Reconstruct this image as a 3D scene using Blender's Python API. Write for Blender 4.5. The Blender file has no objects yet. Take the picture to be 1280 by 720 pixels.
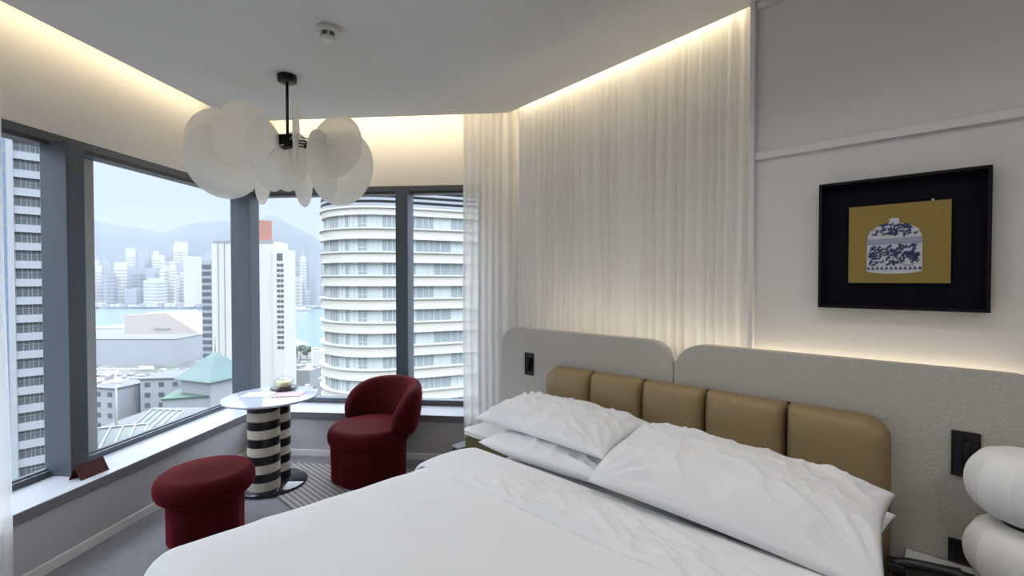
import bpy, bmesh, math, random
from mathutils import Vector, Matrix, noise
random.seed(7)
SC = bpy.context.scene
COL = SC.collection
PI = math.pi
R = math.radians
EYE = 1.55
YAW = R(5.2)
FPX = 580.0
HW_O = (0.977, 2.398)          # left end of the headboard wall
HW_R = R(-37.7)                # local x runs along that wall, local -y points into the room

# ------------------------------------------------------------------ helpers
class MB:
    """collects shapes into one mesh"""
    def __init__(self):
        self.bm = bmesh.new()
    def _faces(self, vs, fs, mi=0, smooth=False):
        v = [self.bm.verts.new(p) for p in vs]
        for f in fs:
            try:
                fc = self.bm.faces.new([v[i] for i in f])
                fc.material_index = mi
                fc.smooth = smooth
            except ValueError:
                pass
        return v
    def box(self, x0, x1, y0, y1, z0, z1, mi=0, M=None):
        p = [(x0,y0,z0),(x1,y0,z0),(x1,y1,z0),(x0,y1,z0),(x0,y0,z1),(x1,y0,z1),(x1,y1,z1),(x0,y1,z1)]
        if M is not None: p = [tuple(M @ Vector(q)) for q in p]
        self._faces(p, [(0,3,2,1),(4,5,6,7),(0,1,5,4),(1,2,6,5),(2,3,7,6),(3,0,4,7)], mi)
        return self
    def prism(self, poly, z0, z1, mi=0, M=None, smooth=False):
        n = len(poly)
        p = [(x,y,z0) for x,y in poly] + [(x,y,z1) for x,y in poly]
        if M is not None: p = [tuple(M @ Vector(q)) for q in p]
        f = [tuple(range(n-1,-1,-1)), tuple(range(n,2*n))]
        self._faces(p, f, mi)
        v = [self.bm.verts.new(q) for q in p]
        for i in range(n):
            j = (i+1) % n
            fc = self.bm.faces.new([v[i], v[j], v[n+j], v[n+i]])
            fc.material_index = mi; fc.smooth = smooth
        return self
    def lathe(self, prof, n=32, mi=0, M=None, smooth=True, rad=None, caps=True):
        vs = []; fs = []
        for k,(r,z) in enumerate(prof):
            for i in range(n):
                a = 2*PI*i/n
                rr = r*(rad(i,n,k) if rad else 1)
                vs.append((rr*math.cos(a), rr*math.sin(a), z))
        for k in range(len(prof)-1):
            for i in range(n):
                j = (i+1) % n
                fs.append((k*n+i, k*n+j, (k+1)*n+j, (k+1)*n+i))
        if caps and prof[0][0] > 1e-6: fs.append(tuple(range(n-1,-1,-1)))
        if caps and prof[-1][0] > 1e-6: fs.append(tuple(range((len(prof)-1)*n, len(prof)*n)))
        if M is not None: vs = [tuple(M @ Vector(q)) for q in vs]
        self._faces(vs, fs, mi, smooth)
        return self
    def tube(self, pts, r, n=10, mi=0):
        pts = [Vector(p) for p in pts]; vs = []; fs = []
        for k,p in enumerate(pts):
            d = (pts[min(k+1,len(pts)-1)] - pts[max(k-1,0)]).normalized()
            u = d.orthogonal().normalized(); w = d.cross(u)
            if k and u.dot(pu) < 0: pass
            if k:
                u = (pu - d*pu.dot(d)).normalized(); w = d.cross(u)
            pu = u
            for i in range(n):
                a = 2*PI*i/n
                vs.append(tuple(p + u*(r*math.cos(a)) + w*(r*math.sin(a))))
        for k in range(len(pts)-1):
            for i in range(n):
                j = (i+1) % n
                fs.append((k*n+i, k*n+j, (k+1)*n+j, (k+1)*n+i))
        fs.append(tuple(range(n-1,-1,-1))); fs.append(tuple(range((len(pts)-1)*n, len(pts)*n)))
        self._faces(vs, fs, mi, True)
        return self
    def grid(self, nu, nv, fn, mi=0, closed_u=False, closed_v=False, smooth=True):
        vs = [fn(i/(nu if closed_u else nu-1), j/(nv if closed_v else nv-1)) for i in range(nu) for j in range(nv)]
        fs = []
        for i in range(nu if closed_u else nu-1):
            for j in range(nv if closed_v else nv-1):
                a, b = i, (i+1) % nu; c, d = j, (j+1) % nv
                fs.append((a*nv+c, b*nv+c, b*nv+d, a*nv+d))
        self._faces(vs, fs, mi, smooth)
        return self
    def weld(self, d=1e-4):
        bmesh.ops.remove_doubles(self.bm, verts=self.bm.verts, dist=d)
        return self
    def build(self, name, mats, parent=None, bevel=0, seg=2, recalc=True, shade=False, smooth_angle=None):
        if recalc: bmesh.ops.recalc_face_normals(self.bm, faces=self.bm.faces)
        me = bpy.data.meshes.new(name)
        self.bm.to_mesh(me); self.bm.free()
        o = bpy.data.objects.new(name, me); COL.objects.link(o)
        if not isinstance(mats, (list,tuple)): mats = [mats]
        for m in mats: me.materials.append(m)
        if parent is not None: o.parent = parent
        if bevel:
            b = o.modifiers.new('bevel','BEVEL'); b.width = bevel; b.segments = seg; b.limit_method = 'ANGLE'; b.angle_limit = R(40)
            for p in me.polygons: p.use_smooth = True
            try:
                b.harden_normals = True
            except Exception: pass
        return o

def tag(o, label=None, cat=None, group=None, kind=None):
    if label: o['label'] = label
    if cat: o['category'] = cat
    if group: o['group'] = group
    if kind: o['kind'] = kind
    return o
def thing(name, label, cat, loc=(0,0,0), rotz=0, group=None):
    o = bpy.data.objects.new(name, None); COL.objects.link(o)
    o.location = loc; o.rotation_euler = (0,0,rotz); o.empty_display_size = .1
    return tag(o, label, cat, group)
def hw(s, t, z=0):
    c, n = math.cos(HW_R), math.sin(HW_R)
    return (HW_O[0]+s*c-t*n, HW_O[1]+s*n+t*c, z)
def cam(px, py, depth):
    """a point of the place seen at (px,py) at a given distance ahead"""
    X = (px-640)/FPX*depth; Z = (350-py)/FPX*depth
    return Vector((X*math.cos(YAW)-depth*math.sin(YAW), X*math.sin(YAW)+depth*math.cos(YAW), EYE+Z))
def rrect(x0, x1, y0, y1, r, n=8, corners=(1,1,1,1)):
    pts = []
    for k,(cx,cy,a) in enumerate([(x1-r,y1-r,0),(x0+r,y1-r,90),(x0+r,y0+r,180),(x1-r,y0+r,270)]):
        if corners[k]:
            for i in range(n+1):
                t = R(a+90*i/n); pts.append((cx+r*math.cos(t), cy+r*math.sin(t)))
        else:
            pts.append((x1 if k in (0,3) else x0, y1 if k in (0,1) else y0))
    return pts
UP = Matrix.Rotation(PI/2, 4, 'X')   # (x,y,z)->(x,-z,y): lifts a plan outline into an elevation

# ------------------------------------------------------------------ materials
def mat(name, col, rough=.6, metal=0, spec=.5, bump=None, var=None, sheen=0, coat=0, emit=None, trans=None):
    m = bpy.data.materials.new(name); m.use_nodes = True
    nt = m.node_tree; b = nt.nodes['Principled BSDF']
    b.inputs['Base Color'].default_value = (*col,1)
    b.inputs['Roughness'].default_value = rough; b.inputs['Metallic'].default_value = metal
    b.inputs['Specular IOR Level'].default_value = spec
    if sheen:
        b.inputs['Sheen Weight'].default_value = sheen; b.inputs['Sheen Roughness'].default_value = .4
        b.inputs['Sheen Tint'].default_value = (*[min(1,c*7) for c in col],1)
    if coat: b.inputs['Coat Weight'].default_value = coat
    if emit: b.inputs['Emission Color'].default_value = (*emit[0],1); b.inputs['Emission Strength'].default_value = emit[1]
    tc = None
    if bump or var:
        tc = nt.nodes.new('ShaderNodeTexCoord')
    if bump:
        sc, st, dist = bump
        n = nt.nodes.new('ShaderNodeTexNoise'); n.inputs['Scale'].default_value = sc; n.inputs['Detail'].default_value = 4
        nt.links.new(tc.outputs['Object'], n.inputs['Vector'])
        bp = nt.nodes.new('ShaderNodeBump'); bp.inputs['Strength'].default_value = st; bp.inputs['Distance'].default_value = dist
        nt.links.new(n.outputs['Fac'], bp.inputs['Height']); nt.links.new(bp.outputs['Normal'], b.inputs['Normal'])
    if var:
        sc, amt = var
        n = nt.nodes.new('ShaderNodeTexNoise'); n.inputs['Scale'].default_value = sc; n.inputs['Detail'].default_value = 5
        nt.links.new(tc.outputs['Object'], n.inputs['Vector'])
        r = nt.nodes.new('ShaderNodeMapRange'); r.inputs['From Min'].default_value = .3; r.inputs['From Max'].default_value = .7
        r.inputs['To Min'].default_value = 1-amt; r.inputs['To Max'].default_value = 1+amt
        nt.links.new(n.outputs['Fac'], r.inputs['Value'])
        h = nt.nodes.new('ShaderNodeVectorMath'); h.operation = 'SCALE'; h.inputs[0].default_value = col
        nt.links.new(r.outputs['Result'], h.inputs['Scale']); nt.links.new(h.outputs['Vector'], b.inputs['Base Color'])
    return m
def sheer(name, col, transp, transl):
    m = bpy.data.materials.new(name); m.use_nodes = True; nt = m.node_tree; nt.nodes.clear()
    out = nt.nodes.new('ShaderNodeOutputMaterial')
    d = nt.nodes.new('ShaderNodeBsdfDiffuse'); d.inputs['Color'].default_value = (*col,1)
    t = nt.nodes.new('ShaderNodeBsdfTranslucent'); t.inputs['Color'].default_value = (*col,1)
    p = nt.nodes.new('ShaderNodeBsdfTransparent')
    m1 = nt.nodes.new('ShaderNodeMixShader'); m1.inputs[0].default_value = transl
    m2 = nt.nodes.new('ShaderNodeMixShader'); m2.inputs[0].default_value = transp
    nt.links.new(d.outputs[0], m1.inputs[1]); nt.links.new(t.outputs[0], m1.inputs[2])
    nt.links.new(m1.outputs[0], m2.inputs[1]); nt.links.new(p.outputs[0], m2.inputs[2])
    nt.links.new(m2.outputs[0], out.inputs[0])
    return m
def glass(name, tint=(.95,.96,.97), refl=.08):
    m = bpy.data.materials.new(name); m.use_nodes = True; nt = m.node_tree; nt.nodes.clear()
    out = nt.nodes.new('ShaderNodeOutputMaterial')
    p = nt.nodes.new('ShaderNodeBsdfTransparent'); p.inputs['Color'].default_value = (*tint,1)
    g = nt.nodes.new('ShaderNodeBsdfGlossy'); g.inputs['Roughness'].default_value = .02
    lw = nt.nodes.new('ShaderNodeLayerWeight'); pw = nt.nodes.new('ShaderNodeMath'); pw.operation = 'POWER'; pw.inputs[1].default_value = 5
    fr = nt.nodes.new('ShaderNodeMath'); fr.operation = 'MULTIPLY_ADD'; fr.inputs[1].default_value = .35; fr.inputs[2].default_value = refl*.2
    lw.inputs['Blend'].default_value = .5
    nt.links.new(lw.outputs['Facing'], pw.inputs[0]); nt.links.new(pw.outputs[0], fr.inputs[0])
    mx = nt.nodes.new('ShaderNodeMixShader')
    nt.links.new(fr.outputs[0], mx.inputs[0]); nt.links.new(p.outputs[0], mx.inputs[1]); nt.links.new(g.outputs[0], mx.inputs[2])
    nt.links.new(mx.outputs[0], out.inputs[0])
    return m
def stripes(name, c1, c2, axis, scale, rough=.9, off=0, duty=.5, bump=0):
    m = bpy.data.materials.new(name); m.use_nodes = True; nt = m.node_tree; b = nt.nodes['Principled BSDF']
    b.inputs['Roughness'].default_value = rough
    tc = nt.nodes.new('ShaderNodeTexCoord'); sp = nt.nodes.new('ShaderNodeSeparateXYZ')
    nt.links.new(tc.outputs['Object'], sp.inputs[0])
    mu = nt.nodes.new('ShaderNodeMath'); mu.operation = 'MULTIPLY_ADD'; mu.inputs[1].default_value = scale; mu.inputs[2].default_value = off
    nt.links.new(sp.outputs[axis], mu.inputs[0])
    f = nt.nodes.new('ShaderNodeMath'); f.operation = 'FRACT'; nt.links.new(mu.outputs[0], f.inputs[0])
    r = nt.nodes.new('ShaderNodeValToRGB'); r.color_ramp.interpolation = 'CONSTANT'
    r.color_ramp.elements[0].color = (*c1,1); r.color_ramp.elements[1].color = (*c2,1); r.color_ramp.elements[1].position = duty
    nt.links.new(f.outputs[0], r.inputs[0]); nt.links.new(r.outputs[0], b.inputs['Base Color'])
    return m

M = {}
M['wall'] = mat('painted_wall', (.66,.635,.61), .85, bump=(60,.08,.002))
M['ceil'] = mat('ceiling_paint', (.64,.625,.60), .9)
M['trim'] = mat('white_trim', (.68,.66,.64), .5)
M['low'] = mat('lower_wall', (.43,.42,.435), .8)
M['floor'] = mat('carpet', (.195,.188,.205), .95, bump=(220,.35,.004), var=(9,.10))
M['alu'] = mat('window_metal', (.085,.098,.118), .40, metal=.25)
M['alud'] = mat('window_metal_dark', (.06,.06,.065), .45, metal=.2)
M['sill'] = mat('sill_stone', (.40,.41,.44), .22, spec=.6)
M['apron'] = mat('sill_apron', (.16,.155,.17), .5)
M['glass'] = glass('window_glass')
M['sheer'] = sheer('sheer_curtain', (.90,.885,.86), .10, .35)
M['sheer2'] = sheer('sheer_curtain_thin', (.90,.89,.875), .22, .5)
M['red'] = mat('oxblood_velvet', (.050,.0030,.0042), .8, spec=.08, sheen=.45, bump=(400,.12,.001))
M['linen'] = mat('white_linen', (.88,.885,.91), .8, bump=(320,.10,.001))
M['matt'] = mat('mattress_fabric', (.78,.78,.79), .85)
M['beige'] = mat('boucle_beige', (.50,.47,.43), .95, bump=(140,.6,.006), var=(120,.10))
M['leather'] = mat('tan_leather', (.30,.215,.108), .42, bump=(240,.12,.001), coat=.05)
M['black'] = mat('black_plastic', (.008,.008,.009), .35)
M['blackm'] = mat('black_metal', (.012,.012,.012), .4, metal=.5)
M['navy'] = mat('navy_mount', (.005,.0045,.010), .9, spec=.15)
M['blackf'] = mat('black_frame', (.005,.005,.007), .6, spec=.2)
M['gold'] = mat('ochre_paper', (.27,.185,.042), .75, var=(3,.04))
M['porc'] = mat('porcelain_white', (.55,.56,.60), .6)
M['blue'] = mat('cobalt_ink', (.035,.045,.13), .6)
M['pblue'] = mat('pale_blue_ink', (.28,.32,.42), .6)
M['paper'] = mat('paper_shade', (.88,.88,.88), .8, bump=(30,.05,.002))
M['top'] = mat('white_stone_top', (.70,.69,.68), .3)
M['olive'] = mat('olive_lacquer', (.10,.085,.028), .4)
M['disc'] = sheer('frosted_disc', (.95,.93,.89), .30, .58)
M['tabt'] = mat('pale_glass_top', (.52,.55,.64), .08, spec=.8)
M['blk'] = mat('black_lacquer', (.010,.010,.012), .3)
M['crm'] = mat('cream_lacquer', (.52,.48,.40), .4)
M['basegl'] = mat('black_glass_base', (.015,.018,.022), .08)
M['rug'] = stripes('striped_rug', (.34,.31,.29), (.16,.15,.15), 'Y', 27, .95)
M['tent'] = mat('dark_red_card', (.055,.007,.006), .6, spec=.2)
M['white'] = mat('white_plastic', (.62,.61,.58), .4)
M['cake'] = mat('cream_cake', (.72,.66,.38), .7, bump=(60,.3,.004))
M['tray'] = mat('dark_wood_tray', (.05,.03,.028), .4)
M['pink'] = mat('pink_paper', (.55,.36,.36), .6)
M['wpaper'] = mat('white_paper', (.72,.72,.74), .6)
M['domeglass'] = glass('dome_glass', (.95,.97,.97), .1)
# exterior
M['xwhite'] = mat('tower_white', (.42,.41,.38), .8)
M['xcream'] = mat('tower_cream', (.45,.425,.37), .8)
M['xgrey'] = mat('tower_grey', (.22,.225,.23), .8)
M['xpale'] = mat('tower_pale', (.25,.26,.275), .8)
M['xwin'] = mat('tower_window', (.22,.25,.26), .25, spec=.6)
M['xwind'] = mat('dark_window', (.075,.085,.09), .3)
M['xblue'] = mat('blue_glass', (.16,.22,.30), .2, spec=.6)
M['xcurt'] = mat('curtained_window', (.38,.41,.40), .4)
M['xlouv'] = mat('louver_grey', (.10,.11,.13), .6)
M['xland'] = mat('city_ground', (.13,.13,.13), .9)
def streets(m):
    nt = m.node_tree; b = nt.nodes['Principled BSDF']; tc = nt.nodes.new('ShaderNodeTexCoord')
    v = nt.nodes.new('ShaderNodeTexVoronoi'); v.inputs['Scale'].default_value = .045; v.distance = 'CHEBYCHEV'
    v2 = nt.nodes.new('ShaderNodeTexVoronoi'); v2.inputs['Scale'].default_value = .022; v2.feature = 'DISTANCE_TO_EDGE'
    nt.links.new(tc.outputs['Object'], v.inputs['Vector']); nt.links.new(tc.outputs['Object'], v2.inputs['Vector'])
    r = nt.nodes.new('ShaderNodeValToRGB'); r.color_ramp.interpolation = 'CONSTANT'; el = r.color_ramp.elements
    el[0].color = (.07,.075,.08,1); el[1].position = .75; el[1].color = (.22,.21,.20,1)
    e = el.new(.3); e.color = (.13,.135,.125,1); e = el.new(.55); e.color = (.06,.08,.06,1)
    sp = nt.nodes.new('ShaderNodeSeparateColor'); nt.links.new(v.outputs['Color'], sp.inputs[0]); nt.links.new(sp.outputs[0], r.inputs[0])
    lt = nt.nodes.new('ShaderNodeMath'); lt.operation = 'LESS_THAN'; lt.inputs[1].default_value = .10; nt.links.new(v2.outputs['Distance'], lt.inputs[0])
    mx = nt.nodes.new('ShaderNodeMix'); mx.data_type = 'RGBA'; nt.links.new(lt.outputs[0], mx.inputs['Factor'])
    nt.links.new(r.outputs[0], mx.inputs['A']); mx.inputs['B'].default_value = (.10,.10,.105,1)
    nt.links.new(mx.outputs['Result'], b.inputs['Base Color'])
streets(M['xland'])
M['water'] = mat('harbour_water', (.07,.12,.16), .25, bump=(.08,.3,1.0))
M['hill'] = mat('hill_green', (.025,.032,.032), .95, var=(.004,.3))
M['xpink'] = mat('pale_pink_stone', (.36,.315,.28), .8)
M['xroofg'] = mat('grey_roof', (.085,.09,.095), .8)
M['xgreen'] = mat('green_copper_roof', (.085,.13,.125), .7)
M['xgreen2'] = mat('green_flat_roof', (.055,.10,.075), .8)
M['xred'] = mat('red_sign', (.30,.13,.10), .7)
M['xtree'] = mat('dark_tree', (.05,.075,.045), .95)
M['xsky'] = mat('skylight_glass', (.045,.07,.07), .3)

# ------------------------------------------------------------------ room shell
CEIL = 2.90
GL, GB = -2.99, 4.21           # glass planes
SL, SB = -2.67, 3.89           # inner faces below the sills
ST = .39                       # sill height
HEAD = 2.36
RGT, REAR, FRONT_L = 3.35, -2.6, -.2
WX1 = -.655                    # right end of the back window
hwE = hw(3.0, 0)
struct = lambda o: tag(o, kind='structure')

struct(MB().box(-3.3, RGT+.3, REAR-.3, 4.75, -.12, 0).build('floor', M['floor']))
cv = [(-2.67,REAR),(-2.67,3.755),(-.37,3.755),(HW_O[0],HW_O[1]),(hwE[0],hwE[1]),(RGT,hwE[1]-.01),(RGT,REAR)]
struct(MB().prism(cv, CEIL, CEIL+.07).build('ceiling', M['ceil']))
struct(MB().box(-3.3, RGT+.3, REAR-.3, 4.75, 3.16, 3.26).build('trim_1', M['ceil']))
# left wall: parapet, band above the window, solid stretch towards the camera
b = MB()
b.box(-3.12, SL, REAR, GB+.12, 0, ST-.05, 1)
b.box(-3.12, -2.93, REAR, GB+.12, HEAD+.05, 3.16)
b.box(-3.12, -2.93, REAR, FRONT_L, ST-.05, HEAD+.05)
struct(b.build('wall_left', [M['wall'],M['low']]))
b = MB()
b.box(SL+.001, WX1+.9, SB, GB+.12, 0, ST-.05, 1)
b.box(-2.929, WX1+.9, 4.15, GB+.12, HEAD+.05, 3.16)
b.box(WX1, WX1+.9, 4.15, GB+.12, ST-.05, HEAD+.05)
struct(b.build('wall_back', [M['wall'],M['low']]))
# slanting wall behind the long sheer
d = Vector((HW_O[0]+.37, HW_O[1]-3.755, 0)).normalized(); nrm = Vector((-d.y, d.x, 0))
A = Vector((-.37,3.755,0)) + nrm*.30 - d*.35; B_ = Vector((HW_O[0],HW_O[1],0)) + nrm*.30 + d*.35
b = MB(); b.prism([tuple(A[:2]),tuple(B_[:2]),tuple((B_+nrm*.12)[:2]),tuple((A+nrm*.12)[:2])], 0, 3.16)
struct(b.build('wall_slanted', M['wall']))
wr = MB(); wr.box(0, 3.15, 0, .30, 0, 3.16)
o = struct(wr.build('wall_right', M['wall'])); o.location = (*HW_O,0); o.rotation_euler.z = HW_R
struct(MB().box(RGT, RGT+.15, REAR, hwE[1], 0, 3.16).build('wall_side', M['wall']))
struct(MB().box(-3.12, RGT+.15, REAR-.15, REAR, 0, 3.16).build('wall_rear', M['wall']))
def hwpart(b, name, m, bevel=0):
    o = b.build(name, m, bevel=bevel); o.location = (*HW_O,0); o.rotation_euler.z = HW_R; return o
struct(hwpart(MB().box(.013, 3.0, -.022, 0, 2.135, 2.172), 'trim_2', M['trim'], .004))   # picture rail
struct(hwpart(MB().box(-.012, .012, -.03, .3, 0, CEIL-.001), 'trim_3', M['trim'], .003))  # wall end strip
struct(hwpart(MB().box(.012, 3.0, -.02, 0, CEIL-.035, CEIL-.001), 'trim_4', M['trim'], .003))
bb = MB().box(SL, SL+.012, REAR, SB-.012, 0, .06); struct(bb.build('baseboard_left', M['trim'], bevel=.003))
bb = MB().box(SL, WX1+.6, SB-.012, SB, 0, .055); struct(bb.build('baseboard_back', M['trim'], bevel=.003))

# windows
w1 = thing('window_1', None, None, (0,0,0)); struct(w1)
b = MB()
b.box(GL-.05, GL+.06, FRONT_L, GB, HEAD, HEAD+.05)
b.box(GL-.05, GL+.03, FRONT_L, GB, ST-.02, ST+.035)
b.build('head_frame', M['alu'], w1, bevel=.004)
MB().box(GL-.05, GL+.052, FRONT_L, GB, HEAD-.022, HEAD-.0005).build('head_strip', M['alud'], w1)  # dark metal strip along the underside of the window head
MB().box(-3.10, SL+.015, FRONT_L, GB+.1, ST-.048, ST, 0).build('sill', M['sill'], w1, bevel=.003)
MB().box(SL, SL+.016, FRONT_L, SB-.001, ST-.057, ST-.003).build('sill_apron', M['apron'], w1, bevel=.003)
b = MB().box(GL-.012, -2.83, 2.466, 2.572, ST, HEAD+.0); b.build('mullion', M['alu'], w1, bevel=.004)
b = MB().box(GL-.06, -2.83, 1.02, 1.126, ST, HEAD); b.build('mullion', M['alu'], w1, bevel=.004)
b = MB().box(GL-.03, -2.83, 4.095, GB+.03, ST, HEAD+.02); b.build('corner_post', M['alu'], w1, bevel=.004)
for y0,y1 in ((FRONT_L,1.02),(1.126,2.466),(2.572,4.095)):
    MB().box(GL-.012, GL+.0, y0+.001, y1-.001, ST+.03, HEAD).build('pane', M['glass'], w1)
    MB().box(GL+.001, GL+.008, y0, y1, ST+.0355, ST+.043).build('gasket', M['alud'], w1)
w2 = thing('window_2', None, None, (0,0,0)); struct(w2)
b = MB()
b.box(-2.83, WX1, GB-.06, GB+.05, HEAD, HEAD+.05)
b.box(-2.83, WX1, GB-.03, GB+.05, ST-.02, ST+.05)
b.box(WX1-.03, WX1, GB-.05, GB+.05, ST, HEAD)
b.build('head_frame', M['alu'], w2, bevel=.004)
MB().box(-2.83, WX1, GB-.052, GB+.05, HEAD-.022, HEAD-.0005).build('head_strip', M['alud'], w2)  # same dark strip under the back window's head
MB().box(SL+.016, WX1+.3, SB-.015, GB+.1, ST-.048, ST).build('sill', M['sill'], w2, bevel=.003)
MB().box(SL+.017, WX1+.3, SB-.016, SB, ST-.057, ST-.003).build('sill_apron', M['apron'], w2, bevel=.003)
b = MB().box(-1.43, -1.318, 4.09, GB+.06, ST, HEAD); b.build('mullion', M['alu'], w2, bevel=.004)
for x0,x1 in ((-2.83,-1.43),(-1.318,WX1-.03)):
    MB().box(x0+.001, x1-.001, GB, GB+.012, ST+.045, HEAD).build('pane', M['glass'], w2)
# outside fin of the curtain wall
tag(MB().box(-3.14, -3.06, 2.735, 2.84, -1.2, 4.2).build('facade_fin', M['xwhite']), kind='structure')

# ------------------------------------------------------------------ curtains
def curtain(name, path, z0, z1, m, label, amp=.028, wl=.085, seed=1, group=None, gather=0.0):
    rnd = random.Random(seed)
    P = [Vector((*p,0)) for p in path]
    L = [0]
    for i in range(1,len(P)): L.append(L[-1] + (P[i]-P[i-1]).length)
    tot = L[-1]; n = int(tot/.0085); nz = 26
    ph = []; x = 0; phase = 0
    loc_wl = wl
    for i in range(n+1):
        s = tot*i/n
        w = wl*(.5 + 2.2*abs(noise.noise(Vector((s*3.1, seed*3.7, 0)))))
        phase += 2*PI*(tot/n)/w
        ph.append(phase)
    def fn(u, v):
        i = min(n, int(round(u*n))); s = tot*i/n
        k = 0
        while k < len(L)-2 and L[k+1] < s: k += 1
        tt = (s-L[k])/max(1e-9, L[k+1]-L[k]); p = P[k].lerp(P[k+1], tt)
        # smooth normal at corners
        dd = (P[k+1]-P[k]).normalized()
        if k+1 < len(P)-1 and tt > .5: dd = dd.lerp((P[k+2]-P[k+1]).normalized(), (tt-.5)).normalized()
        if k > 0 and tt < .5: dd = dd.lerp((P[k]-P[k-1]).normalized(), (.5-tt)).normalized()
        nn = Vector((-dd.y, dd.x, 0))
        a_ = amp*(.55 + .9*abs(noise.noise(Vector((s*1.3+5, seed, .3)))))*(.45 + .55*(1-v)**.5 if v < 1 else .45)
        drift = .035*noise.noise(Vector((s*2.0, v*1.6, seed+.5)))*(1-v)
        w = math.sin(ph[i] + 3.0*noise.noise(Vector((s*1.1, v*1.1, seed)))*(1-v))
        q = p + nn*(a_*w + .008*noise.noise(Vector((s*14, v*2, seed)))) + dd*drift
        return (q.x, q.y, z0 + (z1-z0)*v)
    b = MB(); b.grid(n+1, nz, fn)
    o = b.build(name, m, recalc=False)
    return tag(o, label, 'curtain', group)
P1 = Vector((-.37,3.755,0)) + nrm*.075; P2 = Vector((HW_O[0],HW_O[1],0)) + nrm*.085
curtain('sheer_curtain', [(-.30,3.812),tuple((P1+d*.16)[:2]),tuple((P2-d*.03)[:2])], .02, 3.10, M['sheer'],
        'long white sheer curtain hanging behind the bed headboard', .024, .088, 3)
curtain('sheer_curtain', [(-.755,3.812),(-.60,3.812),(-.315,3.812)], .02, 3.10, M['sheer2'],
        'thin white sheer hanging over the right edge of the back window', .024, .08, 9)
curtain('sheer_curtain', [(-2.60,1.97),(-2.60,1.20)], .02, CEIL-.01, M['sheer2'],
        'white sheer drawn aside at the near end of the left window', .03, .09, 5)

# ------------------------------------------------------------------ ceiling things
sd = thing('smoke_detector', 'small round white smoke detector on the ceiling', 'smoke detector', tuple(cam(412,38,2.51)))
sd.location.z = CEIL
b = MB(); b.lathe([(.050,-.0),(.056,-.004),(.056,-.022),(.050,-.028)], 28); b.build('base', M['white'], sd)
b = MB()
b.lathe([(.040,-.050),(.043,-.058),(.038,-.066),(.012,-.068)], 24)
for k in range(6):
    a = k*PI/3; b.box(.030,.041,-.005,.005,-.054,-.026, M=Matrix.Rotation(a,4,'Z'))
b.build('sensor_cage', M['white'], sd)
MB().lathe([(.036,-.027),(.036,-.05)],20).build('sensor_core', M['xwind'], sd)

hub = cam(361,178,3.09)
ch = thing('chandelier', 'chandelier of overlapping frosted white discs on a black ceiling rod', 'chandelier', (hub.x, hub.y, CEIL))
hz_ = hub.z - CEIL
MB().lathe([(.058,-.001),(.060,-.006),(.060,-.040),(.055,-.045)], 32).build('canopy', M['blackm'], ch)
MB().tube([(0,0,-.04),(0,0,hz_+.03)], .0095).build('rod', M['blackm'], ch)
b = MB(); b.prism([(-.062,-.04),(.062,-.04),(.05,.045),(-.05,.045)], hz_-.045, hz_+.038); b.build('hub', M['blackm'], ch, bevel=.004)
cr = Vector((math.cos(YAW), math.sin(YAW), 0)); cf = Vector((-math.sin(YAW), math.cos(YAW), 0))
DISCS = [ # px, py, width, height (as seen), depth, side the face turns to
    (285,188,84,98,3.32,1,.02),(281,203,82,92,3.20,1,.04),(300,166,60,82,2.98,-1,.05),(337,195,43,89,2.92,1,.05),(364,203,44,74,3.10,-1,.02),
    (372,171,8,86,2.96,1,0),(405,208,35,87,2.98,1,.05),(421,184,60,78,3.02,-1,.03),(429,212,70,92,3.20,-1,.02),
    (330,220,19,72,3.30,-1,0),(380,224,22,70,3.28,1,0)]
for px,py,w,h,dep,sg,pitch in DISCS:
    c = cam(px,py,dep) - ch.location; r_ = h/FPX*dep/2
    yaw = math.acos(min(1,w/h))*sg
    vdir = (cam(px,py,dep)-Vector((0,0,EYE))); vdir.z = 0; vdir.normalize()
    nn = -vdir; nn.rotate(Matrix.Rotation(yaw,3,'Z')); nn.z += pitch; nn.normalize()
    q = nn.to_track_quat('Z','Y').to_matrix().to_4x4()
    b = MB(); b.lathe([(r_-.002,-.003),(r_,-.0015),(r_,.0015),(r_-.002,.003)], 56, M=Matrix.Translation(c) @ q)
    dd_ = b.build('disc', M['disc'], ch)
    # arm from the hub to the clip at the disc's middle
    h0 = Vector((0,0,hz_)); v_ = Vector(c)-h0
    bt = MB(); bt.tube([h0+v_.normalized()*.05, h0+v_*.5+Vector((0,0,.012)), h0+v_*.985], .0035, 8); bt.build('arm', M['disc'], ch)
    MB().lathe([(.004,-.011),(.012,-.008),(.012,-.0035)],16,M=Matrix.Translation(c) @ q).build('clip', M['white'], dd_)
kn = cam(383,182,3.02)-ch.location
b = MB()
b.lathe([(.018,-.034),(.022,-.03),(.022,.03),(.018,.034)],18, M=Matrix.Translation(kn+cr*.025) @ Matrix.Rotation(R(80),4,'Y') @ Matrix.Rotation(.5,4,'X'))
for k in (-1,0,1): b.tube([Vector((0,0,hz_+.012*k)), kn+Vector((0,0,.022*k))+cr*.02], .0042, 8)
b.tube([kn-cr*.03+Vector((0,0,.05)), kn+cr*.045+Vector((0,0,.032))], .0035, 8)
b.build('lamp_holder', M['blackm'], ch)

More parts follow.
